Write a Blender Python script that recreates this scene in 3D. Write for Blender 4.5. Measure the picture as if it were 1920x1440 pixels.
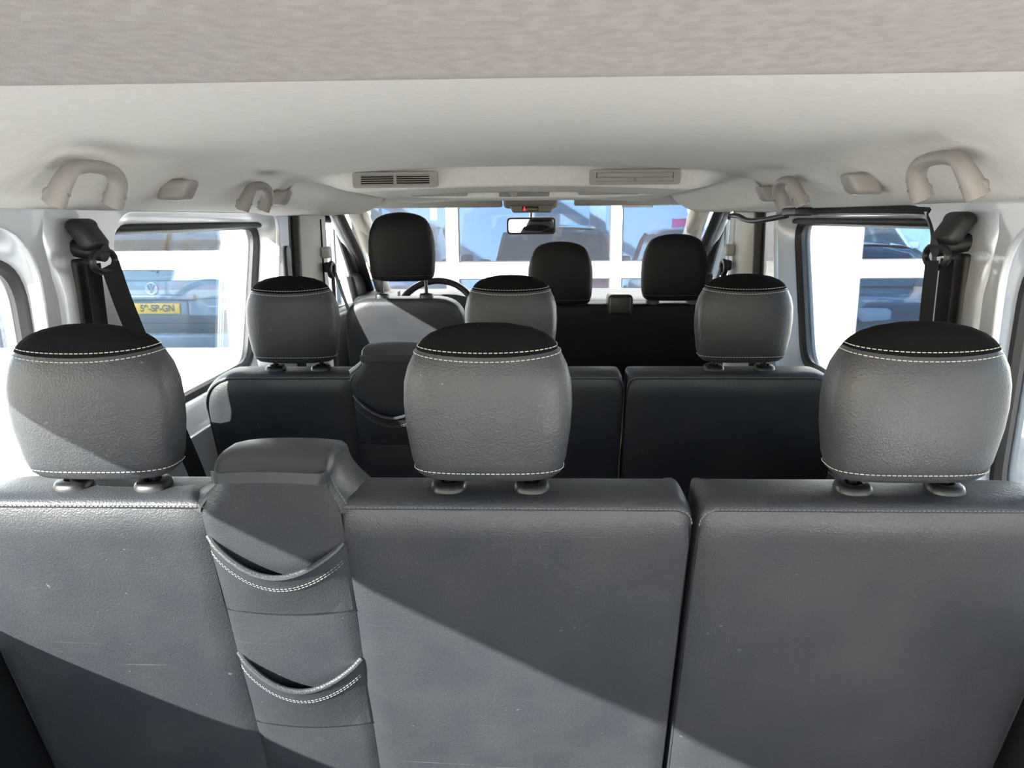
import bpy, bmesh, math, random
from mathutils import Vector, Matrix
random.seed(7)
for o in list(bpy.data.objects): bpy.data.objects.remove(o, do_unlink=True)
SC = bpy.context.scene
COL = SC.collection

# ------------------------------------------------------------------ camera
F_PX = 1420.0
CAM = Vector((0.05, 0.0, 1.24))
vy = Vector((50/F_PX, 312/F_PX, -1)).normalized()          # world +Y seen from the camera
up = (Vector((0, 1, 0)) - vy*vy.y).normalized()
xx = vy.cross(up)
ROT = Matrix((xx, vy, up))                                  # camera -> world
cd = bpy.data.cameras.new('camera'); cd.sensor_width = 36.0; cd.lens = 36.0*F_PX/1920.0
cd.clip_start = 0.02; cd.clip_end = 300
cam = bpy.data.objects.new('camera', cd); COL.objects.link(cam)
cam.matrix_world = Matrix.Translation(CAM) @ ROT.to_4x4()
SC.camera = cam
def at(px, py, Y):
    d = ROT @ Vector(((px-960)/F_PX, (720-py)/F_PX, -1)); return CAM + d*(Y/d.y)

# ------------------------------------------------------------------ light
SUN_DIR = Vector((1.0, 1.0, -0.62)).normalized()           # direction the light travels
w = bpy.data.worlds.new('sky'); SC.world = w; w.use_nodes = True
nt = w.node_tree; nt.nodes.clear()
out = nt.nodes.new('ShaderNodeOutputWorld'); bg = nt.nodes.new('ShaderNodeBackground'); sk = nt.nodes.new('ShaderNodeTexSky')
sk.sky_type = 'NISHITA'; sk.sun_disc = False
sk.sun_elevation = math.asin(-SUN_DIR.z); sk.sun_rotation = math.atan2(-SUN_DIR.x, -SUN_DIR.y)
sk.air_density = 1.0; sk.dust_density = 0.4; sk.ozone_density = 1.0
bg.inputs['Strength'].default_value = 0.5
nt.links.new(sk.outputs[0], bg.inputs[0]); nt.links.new(bg.outputs[0], out.inputs[0])
sl = bpy.data.lights.new('sun', 'SUN'); sl.energy = 52.0; sl.angle = 0.009; sl.color = (1.0, 0.94, 0.84)
so = bpy.data.objects.new('sun', sl); COL.objects.link(so)
so.rotation_euler = SUN_DIR.to_track_quat('-Z', 'Y').to_euler()
vs = SC.view_settings
vs.view_transform = 'Standard'; vs.look = 'None'; vs.gamma = 1.0; vs.use_curve_mapping = False
vs.exposure = 0.64

# ------------------------------------------------------------------ materials
M = {}
def mat(name, col, rough=0.6, metal=0.0, spec=0.5, bump=None, var=None, coat=0.0, sheen=0.0, emit=None):
    m = bpy.data.materials.new(name); m.use_nodes = True; n = m.node_tree; b = n.nodes['Principled BSDF']
    b.inputs['Base Color'].default_value = (*col, 1); b.inputs['Roughness'].default_value = rough
    b.inputs['Metallic'].default_value = metal; b.inputs['Specular IOR Level'].default_value = spec
    b.inputs['Coat Weight'].default_value = coat; b.inputs['Sheen Weight'].default_value = sheen
    tc = n.nodes.new('ShaderNodeTexCoord')
    if var:                       # (scale, other colour, contrast low, high)
        nz = n.nodes.new('ShaderNodeTexNoise'); nz.inputs['Scale'].default_value = var[0]; nz.inputs['Detail'].default_value = 6
        n.links.new(tc.outputs['Object'], nz.inputs['Vector'])
        cr = n.nodes.new('ShaderNodeValToRGB'); cr.color_ramp.elements[0].color = (*col, 1); cr.color_ramp.elements[1].color = (*var[1], 1)
        cr.color_ramp.elements[0].position = var[2]; cr.color_ramp.elements[1].position = var[3]
        n.links.new(nz.outputs['Fac'], cr.inputs['Fac']); n.links.new(cr.outputs['Color'], b.inputs['Base Color'])
    if bump:                      # list of (kind, scale, strength, distance)
        prev = None
        for kind, sc, st, dist in bump:
            if kind == 'v':
                t = n.nodes.new('ShaderNodeTexVoronoi'); t.feature = 'SMOOTH_F1'; t.inputs['Scale'].default_value = sc; o = t.outputs['Distance']
            elif kind == 'w':
                t = n.nodes.new('ShaderNodeTexWave'); t.inputs['Scale'].default_value = sc; o = t.outputs['Fac']
            else:
                t = n.nodes.new('ShaderNodeTexNoise'); t.inputs['Scale'].default_value = sc; t.inputs['Detail'].default_value = 4; o = t.outputs['Fac']
            n.links.new(tc.outputs['Object'], t.inputs['Vector'])
            bp = n.nodes.new('ShaderNodeBump'); bp.inputs['Strength'].default_value = st; bp.inputs['Distance'].default_value = dist
            n.links.new(o, bp.inputs['Height'])
            if prev: n.links.new(prev.outputs[0], bp.inputs['Normal'])
            prev = bp
        n.links.new(prev.outputs[0], b.inputs['Normal'])
    if emit:
        b.inputs['Emission Color'].default_value = (*emit[0], 1); b.inputs['Emission Strength'].default_value = emit[1]
    M[name] = m; return m
LEA = [('v', 420, 0.4, 0.0013), ('n', 900, 0.2, 0.0006), ('n', 7, 0.25, 0.012)]
lm = mat('leather', (0.031, 0.034, 0.041), 0.42, bump=LEA, var=(9, (0.041, 0.042, 0.047), 0.38, 0.75))
n = lm.node_tree; pb_ = n.nodes['Principled BSDF']; tc = n.nodes.new('ShaderNodeTexCoord'); src = pb_.inputs['Base Color'].links[0].from_socket
for sc, lo, hi, amt in (((3, 3, 150), .70, .76, .10), ((90, 90, 90), .735, .76, .16)):      # faint rubbed streaks and specks of dirt
    mp = n.nodes.new('ShaderNodeMapping'); mp.inputs['Scale'].default_value = sc; n.links.new(tc.outputs['Object'], mp.inputs['Vector'])
    nz = n.nodes.new('ShaderNodeTexNoise'); nz.inputs['Scale'].default_value = 1.0; nz.inputs['Detail'].default_value = 3; n.links.new(mp.outputs[0], nz.inputs['Vector'])
    rp = n.nodes.new('ShaderNodeMapRange'); rp.inputs['From Min'].default_value = lo; rp.inputs['From Max'].default_value = hi; rp.inputs['To Max'].default_value = amt; n.links.new(nz.outputs['Fac'], rp.inputs['Value'])
    mx = n.nodes.new('ShaderNodeMix'); mx.data_type = 'RGBA'; mx.inputs['B'].default_value = (.5, .5, .48, 1)
    n.links.new(rp.outputs[0], mx.inputs['Factor']); n.links.new(src, mx.inputs['A']); src = mx.outputs['Result']
n.links.new(src, pb_.inputs['Base Color'])
mat('black_leather', (0.008, 0.0085, 0.010), 0.55, spec=0.2, bump=LEA)
mat('fabric_black', (0.007, 0.007, 0.008), 0.95, spec=0.1, bump=[('n', 1400, 0.4, 0.001), ('w', 90, 0.2, 0.001)])
mat('thread', (0.55, 0.53, 0.48), 0.8)
mat('thread_grey', (0.16, 0.16, 0.16), 0.8)
mat('thread_dark', (0.13, 0.13, 0.15), 0.8)
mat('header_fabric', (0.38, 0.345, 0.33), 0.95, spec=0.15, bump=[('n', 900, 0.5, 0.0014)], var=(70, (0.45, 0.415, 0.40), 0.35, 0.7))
mat('headliner', (0.70, 0.675, 0.645), 0.95, spec=0.15, bump=[('n', 900, 0.5, 0.0014), ('n', 260, 0.12, 0.0015)], var=(70, (0.74, 0.715, 0.685), 0.35, 0.7))
mat('grey_plastic', (0.30, 0.278, 0.262), 0.5, bump=[('n', 1500, 0.1, 0.0004)])
mat('grey_dark_plastic', (0.20, 0.19, 0.18), 0.55)
mat('beige_trim', (0.52, 0.49, 0.44), 0.6, bump=[('n', 900, 0.15, 0.0006)])
mat('silver_paint', (0.52, 0.54, 0.58), 0.38, metal=0.35, coat=0.4, var=(4, (0.56, 0.57, 0.60), 0.4, 0.7))
mat('light_trim', (0.50, 0.50, 0.49), 0.55)
mat('rubber', (0.010, 0.010, 0.011), 0.5, bump=[('n', 500, 0.1, 0.0005)])
mat('black_plastic', (0.010, 0.011, 0.012), 0.40, bump=[('n', 900, 0.12, 0.0004)])
mat('cap_plastic', (0.042, 0.044, 0.050), 0.36, bump=[('n', 900, 0.1, 0.0004)])
mat('belt', (0.009, 0.009, 0.010), 0.7, spec=0.25, bump=[('w', 240, 0.25, 0.0006)])
mat('chrome', (0.7, 0.7, 0.7), 0.18, metal=1.0)
mat('dark_metal', (0.10, 0.10, 0.105), 0.3, metal=0.9)
mat('dash', (0.03, 0.031, 0.034), 0.55, bump=[('n', 600, 0.2, 0.0006)])
mat('floor_mat', (0.02, 0.02, 0.021), 0.9, bump=[('n', 500, 0.3, 0.001)])
mat('mirror', (0.9, 0.92, 0.94), 0.02, metal=1.0)
mat('slot_black', (0.006, 0.006, 0.007), 0.9)
mat('screen', (0.008, 0.008, 0.01), 0.2)
mat('red_lamp', (0.5, 0.01, 0.02), 0.4, emit=((1.0, 0.02, 0.05), 1.2))
mat('sticker', (0.75, 0.74, 0.70), 0.6)
mat('yellow_sticker', (0.75, 0.68, 0.25), 0.6)
mat('white_wall', (0.86, 0.87, 0.86), 0.7, bump=[('n', 40, 0.05, 0.002)])
mat('white_frame', (0.88, 0.89, 0.89), 0.45)
mat('gasket', (0.05, 0.05, 0.055), 0.6)
mat('ground', (0.21, 0.21, 0.21), 0.9, bump=[('n', 60, 0.3, 0.01)], var=(3, (0.27, 0.268, 0.262), 0.35, 0.7))
mat('hall_wall_sky_wash', (0.50, 0.60, 0.72), 0.8)  # blue wash of sky reflected in the panes, put into the wall colour
mat('hall_floor_sky_wash', (0.30, 0.36, 0.43), 0.5)  # same blue pane reflection worked into the floor colour
mat('van_silver', (0.19, 0.215, 0.235), 0.35, metal=0.35, coat=0.5)
mat('car_red', (0.55, 0.03, 0.05), 0.3, coat=1.0)
mat('car_blue', (0.10, 0.17, 0.28), 0.3, coat=1.0)
mat('car_white', (0.80, 0.82, 0.83), 0.3, coat=1.0)
mat('car_grey', (0.10, 0.12, 0.14), 0.3, coat=1.0)
mat('car_glass', (0.05, 0.075, 0.10), 0.08, coat=0.6)
mat('van_glass', (0.07, 0.11, 0.16), 0.08, coat=0.6)
mat('tyre', (0.02, 0.02, 0.02), 0.85)
mat('rim', (0.5, 0.5, 0.52), 0.3, metal=0.9)
mat('lamp_red', (0.55, 0.02, 0.04), 0.2, coat=0.8)
mat('lamp_clear', (0.75, 0.78, 0.80), 0.12, coat=0.8)
mat('plate_yellow', (0.80, 0.36, 0.01), 0.5)
mat('badge_silver', (0.70, 0.72, 0.73), 0.35)
mat('plate_black', (0.03, 0.03, 0.03), 0.5)
mat('bumper_grey', (0.12, 0.14, 0.155), 0.5)
mat('pink', (0.6, 0.08, 0.25), 0.5)
def glass(name, tint, base, fres=1.0, rough=0.0):
    m = bpy.data.materials.new(name); m.use_nodes = True; n = m.node_tree; n.nodes.clear()
    o = n.nodes.new('ShaderNodeOutputMaterial'); t = n.nodes.new('ShaderNodeBsdfTransparent'); g = n.nodes.new('ShaderNodeBsdfGlossy')
    mx = n.nodes.new('ShaderNodeMixShader'); fr = n.nodes.new('ShaderNodeFresnel'); fr.inputs['IOR'].default_value = 1.45
    ma = n.nodes.new('ShaderNodeMath'); ma.operation = 'MULTIPLY_ADD'; ma.inputs[1].default_value = fres; ma.inputs[2].default_value = base
    ma.use_clamp = True
    t.inputs[0].default_value = (*tint, 1); g.inputs['Roughness'].default_value = rough; g.inputs['Color'].default_value = (1, 1, 1, 1)
    n.links.new(fr.outputs[0], ma.inputs[0]); n.links.new(ma.outputs[0], mx.inputs[0]); n.links.new(t.outputs[0], mx.inputs[1]); n.links.new(g.outputs[0], mx.inputs[2]); n.links.new(mx.outputs[0], o.inputs[0])
    M[name] = m
glass('van_window', (0.93, 0.96, 0.97), 0.0, 0.7)
glass('pane_glass', (0.68, 0.78, 0.87), 0.01, 0.55)

# ------------------------------------------------------------------ helpers
def tag(o, label=None, cat=None, group=None, kind=None):
    for k, v in (('label', label), ('category', cat), ('group', group), ('kind', kind)):
        if v: o[k] = v
    return o
def empty(name, loc=(0, 0, 0), label=None, cat=None, group=None, kind=None):
    o = bpy.data.objects.new(name, None); COL.objects.link(o); o.location = loc; o.empty_display_size = 0.05
    return tag(o, label, cat, group, kind)
def link(name, me, m, parent=None):
    """mesh in world coordinates -> object; children of an Empty are shifted back by the Empty's place"""
    o = bpy.data.objects.new(name, me); COL.objects.link(o)
    if m is not None: me.materials.append(M[m] if isinstance(m, str) else m)
    if parent:
        o.parent = parent
        if parent.type == 'EMPTY': o.location = -Vector(parent.location)
    return o
class MB:
    def __init__(s): s.v = []; s.f = []
    def add(s, vs, fs):
        k = len(s.v); s.v += [tuple(p) for p in vs]; s.f += [tuple(i+k for i in f) for f in fs]; return s
    def box(s, a, b, fn=None):
        x0, y0, z0 = a; x1, y1, z1 = b
        vs = [(x0,y0,z0),(x1,y0,z0),(x1,y1,z0),(x0,y1,z0),(x0,y0,z1),(x1,y0,z1),(x1,y1,z1),(x0,y1,z1)]
        if fn: vs = [fn(*p) for p in vs]
        return s.add(vs, [(0,3,2,1),(4,5,6,7),(0,1,5,4),(1,2,6,5),(2,3,7,6),(3,0,4,7)])
    def rbox(s, a, b, r, seg=3, fn=None):
        bm = bmesh.new(); bmesh.ops.create_cube(bm, size=1)
        for v in bm.verts: v.co = Vector(tuple(a[i] + (v.co[i]+.5)*(b[i]-a[i]) for i in range(3)))
        bmesh.ops.bevel(bm, geom=bm.edges[:], offset=r, segments=seg, profile=.5, affect='EDGES')
        bm.verts.index_update()
        vs = [tuple(v.co) for v in bm.verts]
        if fn: vs = [fn(*p) for p in vs]
        fs = [tuple(v.index for v in f.verts) for f in bm.faces]; bm.free()
        return s.add(vs, fs)
    def grid(s, rows, closed=False, flip=False):
        n = len(rows[0]); vs = [p for r in rows for p in r]; fs = []
        for i in range(len(rows)-1):
            for j in range(n if closed else n-1):
                a, b = i*n+j, i*n+(j+1) % n; q = (a, b, b+n, a+n)
                fs.append(q[::-1] if flip else q)
        return s.add(vs, fs)
    def cap(s, ring): return s.add(ring, [tuple(range(len(ring)))])
    def tube(s, path, r, n=10, caps=True, flat=1.0, closed=False, side=None):
        P = [Vector(p) for p in path]; N = len(P); rings = []
        ref = Vector(side) if side else None
        for i, p in enumerate(P):
            if closed: t = P[(i+1) % N] - P[i-1]
            else: t = P[min(i+1, N-1)] - P[max(i-1, 0)]
            t.normalize()
            if ref is None or abs(ref.dot(t)) > .98: ref = Vector((0,0,1)) if abs(t.z) < .9 else Vector((1,0,0))
            a = (ref - t*ref.dot(t)).normalized(); b = t.cross(a)
            if not side: ref = a
            rr = r[i] if isinstance(r, (list, tuple)) else r
            rings.append([p + a*rr*math.cos(2*math.pi*k/n) + b*rr*flat*math.sin(2*math.pi*k/n) for k in range(n)])
        if closed: rings.append(rings[0])
        s.grid(rings, True)
        if caps and not closed: s.cap(rings[0][::-1]); s.cap(rings[-1])
        return s
    def cyl(s, a, b, r, n=20, r2=None): return s.tube([a, b], [r, r if r2 is None else r2], n)
    def mesh(s, name, smooth=True, angle=40):
        me = bpy.data.meshes.new(name); me.from_pydata(s.v, [], s.f)
        bm = bmesh.new(); bm.from_mesh(me); bmesh.ops.remove_doubles(bm, verts=bm.verts, dist=1e-5)
        bmesh.ops.recalc_face_normals(bm, faces=bm.faces); 
        if smooth:
            for f in bm.faces: f.smooth = True
            ca = math.radians(angle)
            for e in bm.edges:
                if len(e.link_faces) == 2 and e.calc_face_angle(0) > ca: e.smooth = False
        bm.to_mesh(me); bm.free(); me.update(); return me
    def build(s, name, m, parent=None, smooth=True, angle=40): return link(name, s.mesh(name, smooth, angle), m, parent)
def cat(pts, n=6, closed=False):
    """Catmull-Rom through the points"""
    P = [Vector(p) for p in pts]; N = len(P); o = []
    for i in range(N if closed else N-1):
        if closed: a, b, c, d = P[i-1], P[i], P[(i+1) % N], P[(i+2) % N]
        else: a, b, c, d = P[max(i-1,0)], P[i], P[i+1], P[min(i+2,N-1)]
        for k in range(n):
            t = k/n
            o.append(.5*((2*b) + (c-a)*t + (2*a-5*b+4*c-d)*t*t + (3*b-a-3*c+d)*t**3))
    if not closed: o.append(P[-1])
    return o
def rpoly(pts, rad, seg=6):
    """polygon (2D) with rounded corners -> loop"""
    o = []; N = len(pts)
    for i in range(N):
        p = Vector(pts[i]); a = (Vector(pts[i-1])-p); b = (Vector(pts[(i+1) % N])-p)
        r = rad[i] if isinstance(rad, (list, tuple)) else rad
        an = a.angle(b); d = min(r/math.tan(an/2), a.length*.49, b.length*.49)
        a = p + a.normalized()*d; b = p + b.normalized()*d
        for k in range(seg+1):
            t = k/seg; o.append((1-t)**2*a + 2*t*(1-t)*p + t*t*b)
    return o
def sheet(name, loops, thick, fn, m, parent=None, bevel=0.0):
    """flat sheet with holes (2D loops), thickness +-thick, mapped to 3D with fn(u, v, w)"""
    c = bpy.data.curves.new(name, 'CURVE'); c.dimensions = '2D'; c.fill_mode = 'BOTH'; c.extrude = thick; c.bevel_depth = bevel; c.bevel_resolution = 2
    for L in loops:
        sp = c.splines.new('POLY'); sp.points.add(len(L)-1); sp.use_cyclic_u = True
        for q, p in zip(sp.points, L): q.co = (p[0], p[1], 0, 1)
    ob = bpy.data.objects.new(name, c); COL.objects.link(ob)
    dg = bpy.context.evaluated_depsgraph_get(); me = bpy.data.meshes.new_from_object(ob.evaluated_get(dg))
    bpy.data.objects.remove(ob); bpy.data.curves.remove(c)
    for v in me.vertices: v.co = Vector(fn(*v.co))
    bm = bmesh.new(); bm.from_mesh(me); bmesh.ops.remove_doubles(bm, verts=bm.verts, dist=1e-5); bmesh.ops.recalc_face_normals(bm, faces=bm.faces); bm.to_mesh(me); bm.free()
    me.materials.clear(); me.name = name
    return link(name, me, m, parent)
def text(name, body, size, fn, m, parent=None, thick=0.002, align='CENTER', stretch=1.0, bold=0.0):
    c = bpy.data.curves.new(name, 'FONT'); c.body = body; c.size = size; c.extrude = thick; c.offset = bold; c.align_x = align; c.align_y = 'CENTER'
    ob = bpy.data.objects.new(name, c); COL.objects.link(ob)
    dg = bpy.context.evaluated_depsgraph_get(); me = bpy.data.meshes.new_from_object(ob.evaluated_get(dg))
    bpy.data.objects.remove(ob); bpy.data.curves.remove(c)
    for v in me.vertices: v.co = Vector(fn(v.co.x*stretch, v.co.y, v.co.z))
    me.materials.clear(); me.name = name
    return link(name, me, m, parent)
def copy_tree(o, parent=None, dy=0):
    c = o.copy(); COL.objects.link(c); c.parent = parent
    for ch in list(o.children): copy_tree(ch, c)
    return c
def dashes(mb, path, pitch=0.0075, duty=0.7, r=0.0009):
    """stitches along a 3D path"""
    P = [Vector(p) for p in path]; acc = 0; L = [0]
    for a, b in zip(P, P[1:]): acc += (b-a).length; L.append(acc)
    def ev(t):
        for i in range(len(P)-1):
            if t <= L[i+1]: return P[i].lerp(P[i+1], (t-L[i])/max(L[i+1]-L[i], 1e-9))
        return P[-1]
    t = 0
    while t + pitch*duty < acc:
        mb.tube([ev(t), ev(t+pitch*duty)], r, 4); t += pitch
    return mb
def sm(a, b, x):
    t = max(0, min(1, (x-a)/(b-a))); return t*t*(3-2*t)

# ================================================================== THE VAN: SETTING
GZ = -0.55                                                    # ground level outside (van floor is z = 0)
g = MB().box((-40, -30, GZ-.2), (40, 40, GZ)).build('ground', 'ground', smooth=False); tag(g, kind='structure', label='bright concrete yard outside the van')
fl = MB().box((-.93, -.62, -.05), (.93, 4.2, 0)).build('floor', 'floor_mat', smooth=False); tag(fl, kind='structure', label='dark floor covering of the van')

# --- ceiling: fabric headliner ---
def ceil_z(X, Y):
    ax = abs(X)
    z = 1.385 - .022*(ax/.6)**2
    side = sm(.61, .80, ax)                                   # the cove that comes down to the side windows
    z -= .080*side**1.15
    y0 = 2.250 + .12*sm(.50, .80, ax)                         # air duct bulkhead
    z -= sm(y0, y0+.022+.2*sm(.48, .7, ax), Y)*.056*(1-sm(.46, .70, ax))
    z -= .012*sm(2.30, 3.3, Y)*(1-sm(.5,.8,ax))
    # long flat dents in the cove round the grab handles
    for yc, ln in ((1.26, .16), (2.02, .14)):
        q = max(0, 1-((Y-yc)/ln)**2)
        z += .020*q*math.exp(-((ax-.70)/.05)**2)
    z += .006*math.exp(-((Y-2.12)/.03)**2)*max(0, 1-((X+.02)/.2)**2)  # shallow oval dent in front of the bulkhead
    return z
rows = []
ys = [.68, .77, .86] + [.86 + i*.04 for i in range(1, 33)] + [2.2 + i*.0075 for i in range(58)] + [2.64+i*.06 for i in range(12)]
xs = [-.80 + i*.02 for i in range(81)]
for Y in ys: rows.append([(X, Y, ceil_z(X, Y)) for X in xs])
mb = MB().grid(rows)
mb.grid([[(r[0][0], r[0][1], r[0][2]) for r in rows], [(r[0][0]-.02, r[0][1], r[0][2]-.005) for r in rows], [(r[0][0]-.07, r[0][1], r[0][2]+.002) for r in rows], [(r[0][0]-.15, r[0][1], r[0][2]+.02) for r in rows]])
mb.grid([[(r[-1][0], r[-1][1], r[-1][2]) for r in rows], [(r[-1][0]+.02, r[-1][1], r[-1][2]-.005) for r in rows], [(r[-1][0]+.07, r[-1][1], r[-1][2]+.002) for r in rows], [(r[-1][0]+.15, r[-1][1], r[-1][2]+.02) for r in rows]])
ceiling = mb.build('ceiling', 'headliner', angle=60); tag(ceiling, kind='structure', label='pale grey fabric headliner')
# rear header pad, lower and nearer, with a crisp front lip
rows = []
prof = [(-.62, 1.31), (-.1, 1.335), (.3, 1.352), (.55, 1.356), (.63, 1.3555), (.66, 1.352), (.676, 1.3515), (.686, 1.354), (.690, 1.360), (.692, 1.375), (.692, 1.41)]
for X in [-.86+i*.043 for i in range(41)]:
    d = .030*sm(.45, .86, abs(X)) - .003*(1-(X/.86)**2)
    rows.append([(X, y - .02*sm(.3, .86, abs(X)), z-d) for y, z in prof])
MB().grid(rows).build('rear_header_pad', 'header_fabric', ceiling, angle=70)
# outer roof shell
mb = MB(); rows = []
for Y in (-.62, 1.0, 2.0, 3.0, 3.42):
    rows.append([(X, Y, 1.44 - .12*sm(.6, 1.0, abs(X)) - .04*sm(2.6, 3.5, Y)) for X in [-.985+i*.0985 for i in range(21)]])
mb.grid(rows); MB.grid(mb, [[(x, y, z+.03) for x, y, z in r] for r in rows]); mb.build('roof_panel', 'silver_paint', ceiling)

# --- body sides ---
XI, XO = .845, .93                                            # inner pillar face, glass plane
def window_loops():
    q_in = rpoly([(-.47, .60), (1.335, .60), (1.335, 1.238), (-.47, 1.238)], [.1, .12, .13, .1], 8)
    q_gl = rpoly([(-.43, .675), (1.415, .675), (1.395, 1.175), (-.41, 1.175)], [.09, .10, .10, .09], 8)
    m_in = rpoly([(1.575, .69), (2.49, .70), (2.645, 1.262), (1.575, 1.262)], [.18, .10, .07, .11], 8)
    m_gl = rpoly([(1.66, .755), (2.475, .765), (2.645, 1.225), (1.66, 1.225)], [.24, .10, .07, .09], 8)
    return q_in, q_gl, m_in, m_gl
def body_side(sg):
    nm = 'left' if sg < 0 else 'right'
    q_in, q_gl, m_in, m_gl = window_loops()
    outer = [(-.62, 0), (2.66, 0), (2.68, .7), (2.72, 1.275), (-.62, 1.275)]
    wall = sheet('wall_'+nm, [outer, q_in, m_in], .004, lambda u, v, w_: (sg*(XI - .0 + w_), u, v), 'silver_paint', None, .003)
    tag(wall, kind='structure', label='silver painted inner body side of the van, %s hand' % ('driver' if sg < 0 else 'sliding door'))
    sheet('outer_skin', [[(-.62, -.3), (2.78, -.3), (2.78, 1.33), (-.62, 1.33)], q_gl, m_gl], .006, lambda u, v, w_: (sg*(.955 + w_), u, v), 'silver_paint', wall)
    MB().box((sg*.84, -.62, 1.262), (sg*.96, 2.75, 1.30)).build('roof_rail', 'silver_paint', wall)
    for nme, a, b in (('quarter', q_in, q_gl), ('middle', m_in, m_gl)):
        rows = []
        for t, e in ((0, 0), (.05, .06), (.15, .3), (.4, .72), (.7, .93), (1, 1)):
            rows.append([(sg*(XI + (XO-XI)*t), p.x + (q.x-p.x)*e, p.y + (q.y-p.y)*e) for p, q in zip(a, b)])
        MB().grid(rows, True).build('window_reveal', 'silver_paint', wall, angle=60)
    # C pillar: rounded post between the two windows
    rows = []
    for z in (.0, .4, .66, .9, 1.1, 1.2, 1.262):
        wd = .045 + .03*sm(.8, .55, z) + .05*sm(1.1, 1.262, z)
        dp = .022 - .010*sm(1.12, 1.262, z)
        rows.append([(sg*(XI + .004 - dp*math.sin(math.pi*k/14)**.7), 1.415 - wd*math.cos(math.pi*k/14), z) for k in range(15)])
    MB().grid(rows).build('pillar_post', 'silver_paint', wall, angle=60)
    # side lining below the windows
    rows = []
    for Y in [-.6 + i*.2 for i in range(17)]:
        rows.append([(sg*x, Y, z) for x, z in ((.85, .60), (.844, .598), (.84, .595), (.842, .588), (.845, .57), (.836, .55), (.838, .50), (.845, 0))])
    MB().grid(rows).build('lower_body_panel', 'silver_paint', wall)
    MB().rbox((sg*.846-.012, -.6, .0), (sg*.846+.012, 2.6, .56), .008).build('lower_lining', 'black_plastic', wall)
    # windows
    for i, (gl, lab) in enumerate(((q_gl, 'rear quarter window'), (m_gl, 'middle window'))):
        n = (1 if sg < 0 else 3) + i
        win = empty('window_%d' % n, (sg*XO, gl[0].x, .76), label='%s on the %s side, black rubber surround' % (lab, 'driver' if sg < 0 else 'sliding door'), kind='structure')
        sheet('glass_pane', [gl], .002, lambda u, v, w_: (sg*(XO+.012+w_), u, v), 'van_window', win)
        MB().tube([(sg*(XO-.004), p.x, p.y) for p in gl], .017, 8, closed=True).build('rubber_seal', 'rubber', win)
        if i == 1:
            MB().rbox((sg*.90-.012, 1.66, 1.214), (sg*.90+.012, 2.60, 1.234), .008).build('upper_seal', 'rubber', win)
            MB().rbox((sg*.875-.006, 1.66, 1.240), (sg*.875+.006, 2.58, 1.254), .005).build('guide_rail', 'silver_paint', win)
            if sg > 0:
                MB().tube(cat([(sg*.848, 1.565, .78), (sg*.848, 1.552, 1.0), (sg*.848, 1.555, 1.15), (sg*.85, 1.60, 1.235), (sg*.85, 1.68, 1.252), (sg*.85, 2.5, 1.255)], 6), .014, 8).build('door_seal', 'rubber', win)
    return wall
wall_l = body_side(-1); wall_r = body_side(1)

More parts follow.
